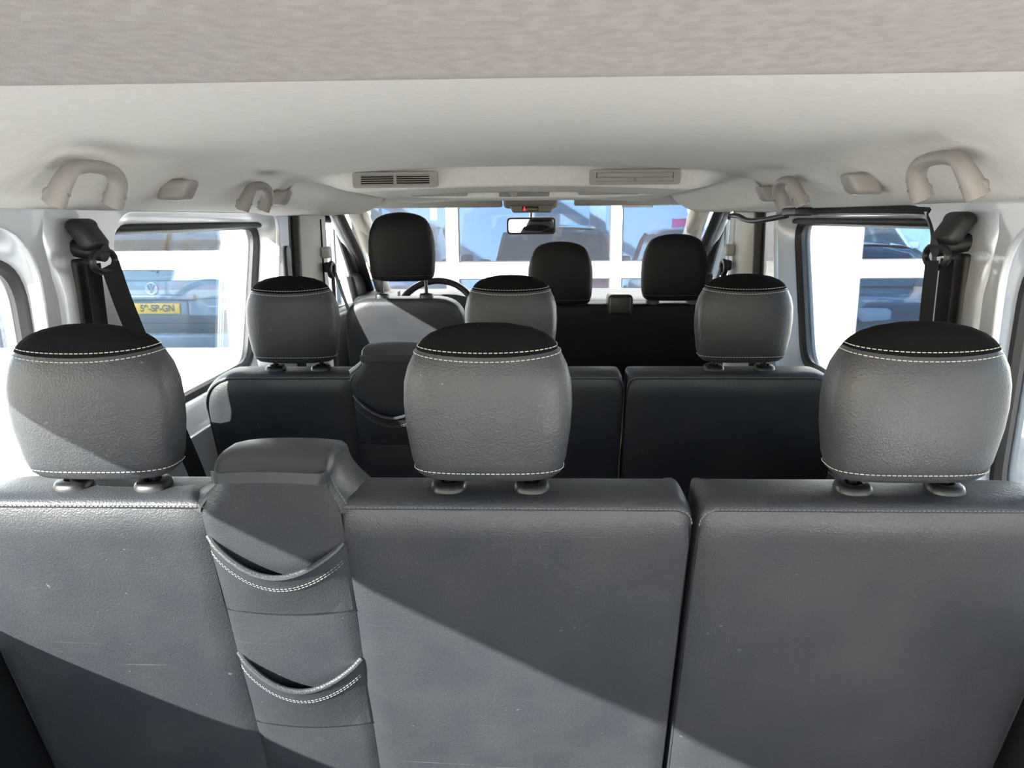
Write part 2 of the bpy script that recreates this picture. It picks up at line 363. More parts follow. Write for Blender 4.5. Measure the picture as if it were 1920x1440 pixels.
# --- B pillar and front door frames ---
def front_side(sg):
    nm = 'left' if sg < 0 else 'right'
    who = "driver's" if sg < 0 else "passenger's"
    t = empty('trim_%d' % (1 if sg < 0 else 2), (sg*.85, 2.75, 0), kind='structure', label="pillar between sliding area and %s door, pale trim and black seal" % who)
    # silver post with dark slot
    rows = []
    for z in (0, .5, .8, 1.0, 1.2, 1.262):
        rows.append([(sg*(XI+.03 - .03*math.sin(math.pi*k/10)**.6), 2.655 + .055*(1-math.cos(math.pi*k/10)), z) for k in range(11)])
    MB().grid(rows).build('post', 'silver_paint', t, angle=60)
    if sg < 0:
        sheet('slot_cover', [rpoly([(2.655, .80), (2.70, .80), (2.70, 1.15), (2.655, 1.15)], .021, 6)], .006, lambda u, v, w_: (sg*(.836+w_), u, v), 'black_plastic', t)
    MB().tube(cat([(sg*.845, 2.775, 0), (sg*.845, 2.775, .8), (sg*.84, 2.785, 1.1), (sg*.835, 2.78, 1.26)], 5), .021, 10).build('door_seal', 'rubber', t)
    rows = []
    for z in (0, .7, 1.0, 1.27):
        rows.append([(sg*x, y, z) for x, y in ((.93, 2.79), (.84, 2.80), (.815, 2.84), (.80, 2.95), (.80, 3.06), (.82, 3.09), (.93, 3.10))])
    MB().grid(rows).build('pillar_trim', 'light_trim', t, angle=50)
    MB().box((sg*.802-.002, 2.985, .9), (sg*.798+.002, 2.992, 1.24)).build('adjuster_slot', 'slot_black', t)
    # door
    d = empty('door_%d' % (1 if sg < 0 else 2), (sg*.9, 3.1, 0), kind='structure', label="%s front door with quarter light and slanted front edge" % who)
    op = rpoly([(3.13, .84), (4.03, .80), (3.60, 1.235), (3.13, 1.245)], [.03, .03, .06, .04], 5)
    sheet('door_frame', [[(3.10, -.2), (4.25, -.2), (4.20, .80), (3.66, 1.30), (3.10, 1.30)], op], .02, lambda u, v, w_: (sg*(.93+w_), u, v), 'silver_paint', d, .004)
    MB().tube([(sg*.905, p.x, p.y) for p in op], .014, 8, closed=True).build('window_seal', 'rubber', d)
    sheet('glass_pane', [op], .002, lambda u, v, w_: (sg*(.93+w_), u, v), 'van_window', d)
    MB().rbox((sg*.915-.008, 3.575, .82), (sg*.915+.008, 3.60, 1.235), .004).build('quarter_light_bar', 'light_trim', d)
    MB().rbox((sg*.87-.035, 3.10, .0), (sg*.87+.035, 4.1, .83), .02).build('door_panel', 'black_plastic', d)
    MB().rbox((sg*.88-.02, 3.80, .80), (sg*.88+.02, 4.02, .97), .015, fn=lambda x, y, z: (x, y - (z-.80)*.75 + .04, z)).build('mirror_corner', 'black_plastic', d)
    # A pillar
    a = empty('trim_%d' % (3 if sg < 0 else 4), (sg*.8, 4.1, .8), kind='structure', label="windscreen pillar on the %s side, beige trim and black seal" % who)
    p0, p1 = Vector((sg*.775, 3.46, 1.30)), Vector((sg*.80, 4.20, .80))
    MB().tube([p0, p0.lerp(p1, .5) + Vector((0, 0, .012)), p1], [.05, .043, .05], 14, flat=.8).build('pillar_trim', 'beige_trim', a)
    MB().tube([Vector((sg*.845, 3.42, 1.275)), Vector((sg*.85, 3.80, 1.07)), Vector((sg*.86, 4.05, .88)), Vector((sg*.86, 4.12, .7))], .024, 10).build('door_seal', 'rubber', a)
    MB().tube([Vector((sg*.885, 3.44, 1.285)), Vector((sg*.89, 3.84, 1.07)), Vector((sg*.90, 4.11, .86)), Vector((sg*.90, 4.16, .7))], .024, 10).build('outer_post', 'silver_paint', a)
    MB().rbox((sg*.765-.035, 3.42, 1.245), (sg*.765+.035, 3.62, 1.33), .022, fn=lambda x, y, z: (x, y, z-(y-3.42)*.45)).build('joint_cover', 'beige_trim', a)
front_side(-1); front_side(1)
# front side headliner shelves above the doors
for sg, n in ((-1, 5), (1, 6)):
    rows = []
    for i in range(26):
        Y = 2.28 + i*.05; q = sm(2.28, 2.6, Y)*(1-sm(3.1, 3.5, Y)); inn = .74 - .10*sm(2.9, 3.45, Y) - .05*q
        lo = 1.268 - .014*q + .03*sm(3.05, 3.45, Y)
        rows.append([(sg*.93, Y, lo+.01), (sg*.84, Y, lo-.002), (sg*.80, Y, lo), (sg*(inn+.02), Y, lo+.004), (sg*inn, Y, lo+.016), (sg*(inn-.012), Y, lo+.035), (sg*(inn-.05), Y, lo+.055), (sg*(inn-.10), Y, lo+.10)])
    o = MB().grid(rows).build('trim_%d' % n, 'headliner', angle=60); tag(o, kind='structure', label='moulded headliner edge above the %s front door' % ('driver' if sg < 0 else 'passenger'))

# --- windscreen ---
ws = empty('window_5', (0, 4.2, .82), kind='structure', label='large sloping windscreen of the van')
rows = []
for t in [i/8 for i in range(9)]:
    rows.append([(X*(.80+.06*t)/.8, 3.47 + .82*t + .10*(1-(X/.8)**2), 1.325 - .505*t) for X in [-.8+.1*i for i in range(17)]])
MB().grid(rows).build('glass_pane', 'van_window', ws)
o = MB().rbox((at(1166, 372, 3.5).x, 3.50, 1.2815), (at(1225, 372, 3.5).x, 3.505, 1.293), .001).build('sticker', 'sticker', ws)
o = MB().box((-.84, 3.36, 1.335), (.84, 3.66, 1.40)).build('header_beam', 'beige_trim', ws)

# --- dashboard ---
da = empty('dashboard', (0, 4.0, .4), 'black moulded dashboard below the windscreen', 'dashboard')
rows = []
for X in [-.86+.043*i for i in range(41)]:
    hump = .045*math.exp(-((X+.43)/.17)**4)
    rows.append([(X, 3.62, .3), (X, 3.60, .62), (X, 3.63, .78+hump*.6), (X, 3.67, .835+hump), (X, 3.74, .855+hump), (X, 3.84, .862+hump*.5), (X, 4.05, .865), (X, 4.35, .845), (X, 4.36, .3)])
MB().grid(rows).build('dash_top', 'dash', da)
MB().rbox((-.62, 3.585, .70), (-.62, 3.66, .90), .03).build('instrument_hood', 'dash', da)
for i, px in enumerate((1262, 1274, 1287)):
    p = at(px, 566, 3.60); MB().rbox((p.x-.010, 3.575, p.z-.02), (p.x+.010, 3.60, p.z+.02), .004).build('vent_blade', 'black_plastic', da)
sw = empty('steering_wheel', (-.41, 3.42, .80), 'black leather steering wheel behind the driver seat', 'steering wheel')
c = Vector((-.413, 3.40, .80)); tl = math.radians(28)
def swp(a, r): return c + Vector((r*math.cos(a), r*math.sin(a)*math.sin(tl), r*math.sin(a)*math.cos(tl)))
MB().tube([swp(2*math.pi*k/48, .182) for k in range(48)], .0155, 12, closed=True).build('rim', 'black_plastic', sw)
MB().rbox((c.x-.07, c.y-.005, c.z-.06), (c.x+.07, c.y+.05, c.z+.055), .025).build('hub', 'black_plastic', sw)
for a in (.0, math.pi, -math.pi/2): MB().tube([swp(a, .05), swp(a, .18)], [.022, .014], 8, flat=.6).build('spoke', 'dark_metal', sw)
MB().tube([c + Vector((0, .03, -.01)), c + Vector((0, .18, -.07))], .035, 12).build('column', 'black_plastic', sw)

# ================================================================== SEATS
RC = math.radians(16.0); SY0, SZ0 = .985, .838
def bp(x, s, n): return (x, SY0 - s*math.sin(RC) + n*math.cos(RC), SZ0 + s*math.cos(RC) + n*math.sin(RC))
def headrest(root, cx, yc, zb, zl, hw, hd, seam, name='headrest', lea='leather', posts=(.06,), post_to=.86, top='fabric_black', ex=3.2, dome=False, lean=.06):
    """cushion of superellipse rings: leather shell, fabric crown, stitches and two posts"""
    if not dome:
        sh = [(-.012, .60, .50), (-.006, .80, .72), (.004, .875, .84), (.03, .93, .93), (.09, .985, 1.0), (.13, 1.0, 1.0), (.17, .985, .98), (.20, .935, .94), (.222, .87, .86), (.235, .825, .80)]
        cp = [(.235, .825, .80), (.242, .80, .72), (.249, .76, .60), (.256, .68, .44), (.262, .52, .28), (.266, .28, .13), (.267, .01, .01)]
        zs, ref = zl/.267, .24
    else:
        sh = [(-.012, .60, .50), (-.006, .85, .75), (.004, .92, .86), (.03, .97, .95), (.10, 1.0, 1.0), (.15, .985, .99), (.19, .93, .95), (.22, .84, .86), (.235, .77, .76), (.244, .70, .68)]
        cp = [(.244, .70, .68), (.252, .60, .56), (.259, .46, .42), (.264, .28, .25), (.267, .01, .01)]
        zs = zl/.267
    def ring(t, a, b, n=44, grow=0.0):
        r = []
        for k in range(n):
            th = 2*math.pi*k/n; cc, ss = math.cos(th), math.sin(th)
            px = math.copysign(abs(cc)**(2/ex), cc)*(hw*a+grow); py = math.copysign(abs(ss)**(2/ex), ss)*(hd*b+grow)
            z = zb + t*zs + (0 if dome else .009*sm(.10, .267, t)*(1-(px/(hw*.83))**2) - .016*sm(.06, .235, t)*(1-sm(.2355, .262, t))*(1-(px/(hw*.83))**2))
            r.append((cx + px, yc + py - (t*zs)*lean, z))
        return r
    mb = MB(); R = [ring(*q) for q in sh]; mb.cap(R[0]); mb.grid(R, True); o = mb.build(name, lea, root, angle=70)
    MB().grid([ring(*q) for q in cp], True).build('crown', top, o, angle=70)
    st = MB()
    lines = [(.2285, .848, .832), (.2405, .806, .738), (.012, .896, .872)] if not dome else [(.012, .935, .89)]
    for t, a, b in lines:
        r = ring(t, a, b, 120, .0012); r = r[52:120] + r[:9]; dashes(st, r, .0068, .70, .00062)
    s = st.build('stitching', 'thread' if not dome else 'thread_dark', o, False); s['kind'] = 'stuff'
    for dx in (-posts[0], posts[0]):
        MB().cyl((cx+dx, yc, zb+.02), (cx+dx, yc+.012, post_to), .0065, 12).build('post', 'dark_metal', o)
    return o
def collar(root, p, tilt=.12):
    """oval plastic guide that takes a headrest post"""
    rows = []
    for h, a, in ((-.012, 1.0), (.005, 1.0), (.010, .94), (.013, .82), (.0135, .46), (.009, .40), (.0, .38)):
        rows.append([(p[0] + .0255*a*math.copysign(abs(math.cos(t))**.75, math.cos(t)), p[1] + .0235*a*math.copysign(abs(math.sin(t))**.75, math.sin(t)), p[2] + h + tilt*.0235*a*math.sin(t)) for t in [2*math.pi*k/28 for k in range(28)]])
    MB().grid(rows, True).build('headrest_guide', 'black_plastic', root, angle=50)
XSEC = [(-.001, .011), (.003, .007), (.0075, .009), (.0115, .018), (.011, .036), (.006, .060), (-.001, .085), (-.011, .103), (-.030, .115), (-.06, .12)]
def back_part(root, x0, x1, RL, RR, scl, scr, s0=-.72):
    """one upholstered panel with its top border, front and stitched seam. RL/RR: corner radii, None = runs under the hump"""
    def top(x):
        z = 0.0
        if RL and x-x0 < RL: d = RL-(x-x0); z = min(z, -(RL-math.sqrt(max(0, RL*RL-d*d))))
        if RR and x1-x < RR: d = RR-(x1-x); z = min(z, -(RR-math.sqrt(max(0, RR*RR-d*d))))
        return z
    nx, ns = 44, 36
    us = [.5-.5*math.cos(math.pi*i/nx) for i in range(nx+1)]
    vs_ = [1-(1-i/ns)**1.8 for i in range(ns+1)]
    rows = []
    for v in vs_:
        row = []
        for u in us:
            x = x0+(x1-x0)*u; t = top(x); s = s0+(t-s0)*v
            dl, dr, dt = x-x0, x1-x, t-s
            n = .011*max(0, 1-dt/.045)**2.2 + .007*max(0, 1-dl/.035)**2.2 + .007*max(0, 1-dr/.035)**2.2
            n = min(n, .012) - .010*math.sin(math.pi*u)*math.sin(math.pi*min(1, .15+v*.85))
            n += .0016*math.sin(x*23+s*9)*math.sin(s*17+1.3)
            row.append(bp(x, s, n))
        rows.append(row)
    MB().grid(rows).build('back_panel', 'leather', root, angle=70)
    # outline path with outward directions
    path = []
    if RL:
        for s in (s0, -.5, -.3, -.15): path.append((x0, s, -1, 0, scl))
        for k in range(11):
            a = math.pi - k*math.pi/20; path.append((x0+RL+RL*math.cos(a), -RL+RL*math.sin(a), math.cos(a), math.sin(a), scl+(1-scl)*sm(0, 10, k)))
    else: path.append((x0-.02, 0, 0, 1, 1))
    xa, xb = x0+(RL or 0), x1-(RR or 0)
    for i in range(1, 16): path.append((xa+(xb-xa)*i/16, 0, 0, 1, 1))
    if RR:
        for k in range(11):
            a = math.pi/2 - k*math.pi/20; path.append((x1-RR+RR*math.cos(a), -RR+RR*math.sin(a), math.cos(a), math.sin(a), scr+(1-scr)*sm(10, 0, k)))
        for s in (-.15, -.3, -.5, s0): path.append((x1, s, 1, 0, scr))
    else: path.append((x1+.02, 0, 0, 1, 1))
    rows = [[bp(x+dx*o*k, s+ds*o*k, n) for o, n in XSEC] for x, s, dx, ds, k in path]
    b = MB().grid(rows).build('top_border', 'leather', root, angle=70)
    ring = [r[-1] for r in rows]
    if not RL: ring = [bp(x0, s0, .12)] + ring
    if not RR: ring = ring + [bp(x1, s0, .12)]
    MB().cap(ring).build('front_panel', 'fabric_black', root, False)
    for o, n in ((.0055, .0068),):
        ln = [bp(x+dx*o*k, s+ds*o*k, n) for x, s, dx, ds, k in path if s > -.12]
        s_ = dashes(MB(), cat(ln, 3), .0062, .7, .0009).build('seam_stitching', 'thread_dark', b, False); s_['kind'] = 'stuff'
def pocket(root, xl, xr, s_m, sag, s_b):
    rows = []
    for v in [i/14 for i in range(15)]:
        row = []
        for u in [i/20 for i in range(21)]:
            top = s_m - sag*math.sin(math.pi*u)**.9 + .012*(.5-u); s = top + (s_b-top)*v
            n = .0035 - .026*math.sin(math.pi*u)**.7*(1-v)**1.1 - .011*math.sin(math.pi*u)**.8
            row.append(bp(xl+(xr-xl)*u, s, n))
        rows.append(row)
    p = MB().grid(rows).build('pocket', 'leather', root, angle=70)
    MB().tube([Vector(q)+Vector((0, .002, 0)) for q in rows[0]], .0045, 8).build('pocket_hem', 'leather', p)
    MB().tube([Vector(q)+Vector((0, -.0006, 0)) for q in rows[-1]], .0014, 6).build('pocket_seam', 'black_leather', p)
    st = MB()
    for off in (.026, .031):
        ln = []
        for u in [i/24 for i in range(25)]:
            top = s_m - sag*math.sin(math.pi*u)**.9 + .012*(.5-u); s = top - off; v = off/(top-s_b)
            n = .002 - .026*math.sin(math.pi*u)**.7*(1-v)**1.1 - .011*math.sin(math.pi*u)**.8
            ln.append(bp(xl+(xr-xl)*u, s, n))
        dashes(st, ln, .006, .7, .0007)
    s_ = st.build('pocket_stitching', 'thread_grey', p, False); s_['kind'] = 'stuff'
def cushion(root, x0, x1):
    MB().rbox((max(x0+.01, -.66), SY0+.28, .34), (min(x1-.01, .66), SY0+.78, .48), .045, 4).build('seat_cushion', 'black_leather', root)
    for x in (max(x0+.08, -.6), min(x1-.08, .6)): MB().rbox((x-.025, SY0+.34, 0.0), (x+.025, SY0+.70, .35), .01).build('seat_leg', 'dark_metal', root)
GUIDE = (.060, 1.036, .857)
# double seat
ben = empty('double_seat', (-.27, 1.2, 0), 'grey leather double seat of the rearmost row, two map pockets in its back', 'car seat')
HL, HR = -.428, -.228
back_part(ben, -.815, HL, .085, None, .6, 1)
back_part(ben, HR, .262, None, .022, 1, .22)
rows = []                                                        # hump between them
for i in range(31):
    v = i/30; s = -.72 + (.072+.72)*v
    f = sm(-.005, .055, s); xl = HL + .040*f; xr = HR - .012*f
    row = []
    for u in [j/20 for j in range(21)]:
        d = min(u, 1-u)*(xr-xl)
        row.append(bp(xl+(xr-xl)*u, s, .007*max(0, 1-d/.02)**2 - .006*math.sin(math.pi*u) - .004*f))
    rows.append(row)
MB().grid(rows).build('pocket_panel', 'leather', ben, angle=70)
for side in (0, 1):                                              # leather flanks of the hump
    fr = []
    for i in range(11):
        s = -.004 + .076*i/10; f = sm(-.005, .055, s)
        e = HL+.040*f if side == 0 else HR-.012*f; sg = -1 if side == 0 else 1
        fl_ = .030*(1-i/10)**1.6
        fr.append([bp(e, s, .005), bp(e + sg*(.004+.25*fl_), s, .012), bp(e+sg*(.005+.6*fl_), s, .04), bp(e+sg*(.006+fl_), s-.016, .075), bp(e+sg*(.004+fl_), s-.03, .11), bp(e-sg*.02, s-.03, .115)])
    k = MB().grid(fr).build('hump_flank', 'leather', ben, angle=60)
    ln = [r[1] for r in fr]; s_ = dashes(MB(), ln, .006, .7, .0009).build('seam_stitching', 'thread_dark', k, False); s_['kind'] = 'stuff'
xl, xr = -.389, -.239                                            # folding handle cap
rows = []
for i in range(25):
    u = i/24; x = xl-.004+(xr-xl+.008)*u; e = math.sin(math.pi*u)**.28 if 0 < u < 1 else 0
    lo = .056 + .007*math.sin(math.pi*u); hi = .093 - .012*(1-e)
    rows.append([bp(x, lo, -.004-.010*e), bp(x, lo+.004, -.008-.012*e), bp(x, lo+.02, -.006-.012*e), bp(x, hi-.012, .002-.012*e), bp(x, hi-.003, .014-.012*e), bp(x, hi-.003, .03), bp(x, hi-.016, .07), bp(x, hi-.034, .105), bp(x, lo-.03, .112)])
mb = MB().grid(rows); mb.cap(rows[0]); mb.cap(rows[-1]); mb.build('release_cap', 'cap_plastic', ben, angle=55)
pocket(ben, HL+.003, HR-.003, -.050, .040, -.185)
pocket(ben, HL+.003, HR-.003, -.285, .040, -.44)
cushion(ben, -.80, .258)
for cx in (-.575, -.020):
    for dx in (-.06, .06): collar(ben, (cx+dx, GUIDE[1], GUIDE[2]))
    headrest(ben, cx, 1.030, .890, .203, .1165, .056, None, post_to=.86)
# single seat
sin = empty('single_seat', (.55, 1.2, 0), 'grey leather single seat of the rearmost row, right of the double seat', 'car seat')
back_part(sin, .275, .815, .022, .085, .22, .6)
cushion(sin, .28, .80)
for dx in (-.064, .064): collar(sin, (.560+dx, GUIDE[1], GUIDE[2]))
headrest(sin, .560, 1.030, .890, .203, .1185, .056, None, posts=(.064,))
# second row, the same seats further forward
b2 = copy_tree(ben); b2.location.y += .878; b2['label'] = 'grey leather double seat of the middle row, in front of the rearmost seats'
s2 = copy_tree(sin); s2.location.y += .878; s2['label'] = 'grey leather single seat of the middle row, beside the sliding door window'

# --- front row ---
def front_back(root, x0, x1, zt, ytop, rt, lea):
    """plain backrest with rounded upper corners"""
    fn = lambda u, v, w_: (u, ytop + .02 + w_ - (v-zt)*math.tan(math.radians(12)), v)
    hw_ = (x1-x0)/2; cx = (x0+x1)/2
    rows = []
    lp = rpoly([(x0, .15), (x1, .15), (x1-.012, zt), (x0+.012, zt)], [.02, .02, rt, rt], 10)
    for off, w_ in ((0, .10), (0, .03), (.004, .012), (.014, .002), (.03, -.003), (.08, -.006)):
        rows.append([fn(cx + (p.x-cx)*(1-off/hw_), .55 + (p.y-.55)*(1-off/.4), w_) for p in lp])
    mb = MB().grid(rows, True); mb.cap(rows[-1]); mb.cap(rows[0][::-1])
    return mb.build('backrest', lea, root, angle=60)
dr = empty('driver_seat', (-.465, 3.0, 0), 'grey leather driver seat with tall headrest, half in sunlight', 'car seat')
front_back(dr, -.69, -.215, .952, 2.755, .11, 'leather')
headrest(dr, -.452, 2.815, 1.025, .238, .122, .055, None, lea='black_leather', top='black_leather', posts=(.083,), post_to=.93, dome=True)
for dx in (-.083, .083): collar(dr, (-.452+dx, 2.82, .955), 0)
MB().rbox((-.70, 2.98, .36), (-.23, 3.48, .5), .05, 4).build('seat_cushion', 'black_leather', dr)
MB().rbox((-.66, 3.02, 0), (-.27, 3.4, .36), .02).build('seat_base', 'black_plastic', dr)
pb = empty('passenger_bench', (.37, 3.0, 0), 'black front passenger bench for two with two round headrests', 'car seat')
front_back(pb, -.03, .76, .918, 2.86, .05, 'black_leather')
for cx, zb, zl in ((.132, .925, .228), (.560, .940, .238)):
    headrest(pb, cx, 2.905, zb, zl, .123, .055, None, lea='black_leather', top='black_leather', posts=(.075,), post_to=.90, dome=True)
    for dx in (-.075, .075): collar(pb, (cx+dx, 2.915, .922), 0)
p0, p1 = at(1140, 552, 2.84), at(1186, 592, 2.84)
MB().rbox((p0.x, 2.825, p1.z), (p1.x, 2.93, p0.z), .016, 4).build('belt_outlet', 'black_plastic', pb)
MB().rbox((0, 2.98, .36), (.75, 3.48, .5), .05, 4).build('seat_cushion', 'black_leather', pb)
MB().rbox((.04, 3.02, 0), (.7, 3.4, .36), .02).build('seat_base', 'black_plastic', pb)

# ================================================================== CEILING FITTINGS
def handle(Y, ln, sg, lab):
    t = empty('grab_handle', (sg*.72, Y, 1.3), lab, 'grab handle', 'roof grab handles')
    x = sg*.690; h = ln/2
    pts = [(x+sg*.012, Y-h, 1.266), (x+sg*.004, Y-h+.001, 1.282), (x-sg*.006, Y-h+.006, 1.303), (x-sg*.010, Y-h+.024, 1.320), (x-sg*.012, Y-h+.055, 1.326), (x-sg*.012, Y, 1.327), (x-sg*.012, Y+h-.055, 1.326), (x-sg*.010, Y+h-.024, 1.320), (x-sg*.006, Y+h-.006, 1.303), (x+sg*.004, Y+h-.001, 1.282), (x+sg*.012, Y+h, 1.266)]
    P = cat(pts, 5); n = len(P)
    rad = [.0185 - .0050*math.sin(math.pi*i/(n-1))**1.5 for i in range(n)]
    MB().tube(P, rad, 14, flat=.8, side=(1, 0, 0)).build('grip', 'grey_plastic', t)
    for s in (-1, 1):
        MB().rbox((min(x+sg*.004, x+sg*.024), Y+s*h-.012, 1.264), (max(x+sg*.004, x+sg*.024), Y+s*h+.012, 1.292), .008).build('mount', 'grey_plastic', t)
        MB().cyl((x-sg*.006, Y+s*(h-.001), 1.279), (x-sg*.0145, Y+s*(h-.001), 1.281), .004, 10).build('screw_cover', 'grey_dark_plastic', t)
for sg in (-1, 1):
    sd = 'driver' if sg < 0 else 'sliding door'
    handle(1.265, .165, sg, 'grey plastic grab handle above the pillar on the %s side' % sd)
    handle(2.02, .15, sg, 'grey plastic grab handle above the middle window, %s side' % sd)
    for Y, pl in ((1.60, 'behind'), (2.22, 'in front of')):
        o = MB().rbox((sg*.70-.03, Y-.028, 1.280), (sg*.70+.03, Y+.028, 1.322), .011, 3, fn=lambda x, y, z: (x + sg*(z-1.3)*-.5, y, z)).build('coat_hook', 'grey_plastic')
        tag(o, 'grey plastic folded coat hook %s the middle-row grab handle, %s side' % (pl, sd), 'coat hook', 'folded coat hooks')
def vent(name, p0, p1, Y, closed, lab, lean=.12, n=5, group=None):
    """p0, p1: lower left / upper right corner (x, z) on the duct face at depth Y"""
    x0, z0 = p0; x1, z1 = p1; cz = (z0+z1)/2
    t = empty(name, ((x0+x1)/2, Y, cz), lab, 'air vent', group)
    L = lambda x, y, z: (x, y + (cz-z)*lean, z)
    sheet('frame', [rpoly([(x0, z0), (x1, z0), (x1, z1), (x0, z1)], .006, 4), rpoly([(x0+.016, z0+.006), (x1-.016, z0+.006), (x1-.016, z1-.006), (x0+.016, z1-.006)], .003, 3)], .004, lambda u, v, w_: L(u, Y+w_, v), 'grey_plastic', t, .0012)
    MB().box((x0+.012, Y+.012, z0+.003), (x1-.012, Y+.014, z1-.003), L).build('back', 'slot_black', t, False)
    a, b, c_, d = x0+.016, x1-.016, z0+.006, z1-.006
    if closed:
        MB().rbox((a+.002, Y-.006, c_+(d-c_)*.45), (b-.002, Y+.006, d), .004, 3, L).build('flap', 'grey_plastic', t)
        for i in range(4): z = c_+(d-c_)*.45*(i+.5)/4; MB().box((a+.001, Y-.001, z-.0018), (b-.001, Y+.009, z+.0014), L).build('slat', 'grey_plastic', t, False)
        MB().box(((a+b)/2-.002, Y-.004, c_), ((a+b)/2+.002, Y, c_+(d-c_)*.45), L).build('divider', 'grey_dark_plastic', t, False)
    else:
        for i in range(n): z = c_+(d-c_)*(i+.5)/n; MB().box((a, Y-.003, z-(d-c_)/n*.2), (b, Y+.009, z+(d-c_)/n*.2), L).build('slat', 'grey_plastic', t, False)
        MB().box(((a+b)/2-.004, Y-.0045, c_), ((a+b)/2+.004, Y+.004, d), L).build('divider', 'grey_plastic', t, False)
        for x in (a+.003, b-.003): MB().box((x-.003, Y-.005, c_), (x+.003, Y+.008, d), L).build('end_bar', 'grey_plastic', t, False)
VY = 2.250
a, b = at(664, 352, VY), at(820, 323, VY); vent('air_vent', (a.x, a.z), (b.x, b.z), VY-.006, False, 'wide slatted roof air vent with open slats on the fabric duct', group='roof air vents')
a, b = at(1106, 346, VY), at(1274, 318, VY); vent('air_vent', (a.x, a.z), (b.x, b.z), VY-.006, True, 'wide roof air vent with closed flap on the fabric duct', group='roof air vents')
# forward overhead duct with small vents and a knob
CY = 2.66
a, b = at(755, 374, CY), at(1240, 354, CY)
oc = empty('overhead_duct', ((a.x+b.x)/2, CY, 1.30), 'pale grey forward overhead duct hanging below the headliner', 'overhead console')
rows = []
for i in range(33):
    u = i/32; x = a.x-.10+(b.x-a.x+.2)*u; e = 1-abs(2*u-1)**5
    lo = a.z + (1-e)*.03
    rows.append([(x, CY+.02, 1.345), (x, CY+.004, lo+.014*e+.01), (x, CY, lo+.008), (x, CY+.006, lo+.001), (x, CY+.02, lo), (x, CY+.5, lo+.004), (x, CY+.6, 1.33)])
MB().grid(rows).build('duct_shell', 'headliner', oc, angle=60)
a, b = at(772, 368, CY), at(876, 358, CY); vent('front_air_vent', (a.x, a.z), (b.x, b.z+.004), CY-.008, False, 'small slatted air vent on forward overhead duct, driver side', n=4)
a, b = at(1084, 365, CY), at(1198, 355, CY); vent('front_air_vent', (a.x, a.z), (b.x, b.z+.004), CY-.008, True, 'small closed air vent on forward overhead duct, passenger side')
kn = empty('fan_control', (at(985, 362, CY).x, CY, 1.31), 'small grey fan control panel with rotary knob on overhead duct', 'control panel')
a, b = at(936, 369, CY), at(1030, 357, CY)
MB().rbox((a.x, CY-.006, a.z), (b.x, CY+.01, b.z+.004), .003).build('panel', 'grey_dark_plastic', kn)
k = at(963, 363, CY); MB().cyl((k.x, CY-.004, k.z), (k.x, CY-.018, k.z), .012, 16).build('knob', 'grey_plastic', kn)
MB().box((k.x-.014, CY-.024, k.z-.002), (k.x+.014, CY-.016, k.z+.003)).build('knob_grip', 'grey_plastic', kn)
# header console and interior mirror
HY = 3.34
a, b = at(944, 398, HY), at(1046, 372, HY)
hc = empty('header_console', ((a.x+b.x)/2, HY, 1.28), 'grey windscreen header console with red belt warning lamp', 'overhead console')
MB().rbox((a.x, HY, (a.z+b.z)/2-.012), (b.x, HY+.16, b.z+.03), .016, 4).build('housing', 'grey_plastic', hc)
a2, b2_ = at(961, 399, HY), at(1034, 384, HY)
MB().rbox((a2.x, HY-.012, a2.z), (b2_.x, HY+.06, b2_.z), .008, 3, fn=lambda x, y, z: ((a2.x+b2_.x)/2+(x-(a2.x+b2_.x)/2)*(1+(z-a2.z)*5), y, z)).build('lamp_housing', 'grey_plastic', hc)
a3, b3 = at(979, 396, HY-.012), at(1010, 387, HY-.012)
MB().rbox((a3.x, HY-.015, a3.z), (b3.x, HY-.008, b3.z), .001).build('display', 'screen', hc)
zc = (a3.z+b3.z)/2; xr_ = a3.x+.010
r_ = MB(); r_.cyl((xr_, HY-.0155, zc+.006), (xr_, HY-.017, zc+.006), .0028, 10)
r_.add([(xr_-.0062, HY-.0165, zc-.008), (xr_+.0062, HY-.0165, zc-.008), (xr_+.003, HY-.0165, zc+.003), (xr_-.003, HY-.0165, zc+.003)], [(0, 1, 2, 3)])
r_.build('belt_warning_symbol', 'red_lamp', hc, False)
for i in range(3): MB().box((a3.x+.022, HY-.0162, zc+.004-i*.004), (a3.x+.045, HY-.0158, zc+.0052-i*.004)).build('display_line', 'grey_dark_plastic', hc, False)
MY = 3.50
a, b = at(952, 438, MY), at(1040, 409, MY)
im = empty('interior_mirror', ((a.x+b.x)/2, MY, b.z), 'rounded interior mirror hanging below the header console', 'mirror')
mc = ((a.x+b.x)/2, (a.z+b.z)/2)
lp = rpoly([(a.x, a.z), (b.x, a.z), (b.x, b.z), (a.x, b.z)], .014, 6)
yw = math.radians(-1); MF = lambda u, v, w_: (mc[0]+(u-mc[0])*math.cos(yw)-w_*math.sin(yw), MY+(u-mc[0])*math.sin(yw)+w_*math.cos(yw)-(v-mc[1])*.03, v)
sheet('mirror_housing', [lp], .012, lambda u, v, w_: MF(u, v, w_+.014), 'black_plastic', im, .004)
sheet('mirror_glass', [[Vector((mc[0]+(p.x-mc[0])*.955, mc[1]+(p.y-mc[1])*.88)) for p in lp]], .001, lambda u, v, w_: MF(u, v, w_-.0035), 'mirror', im)
MB().tube([(mc[0], MY+.02, b.z-.02), (mc[0], MY+.03, b.z+.03), (mc[0], MY+.04, b.z+.05)], [.008, .009, .012], 10).build('mirror_stem', 'chrome', im)
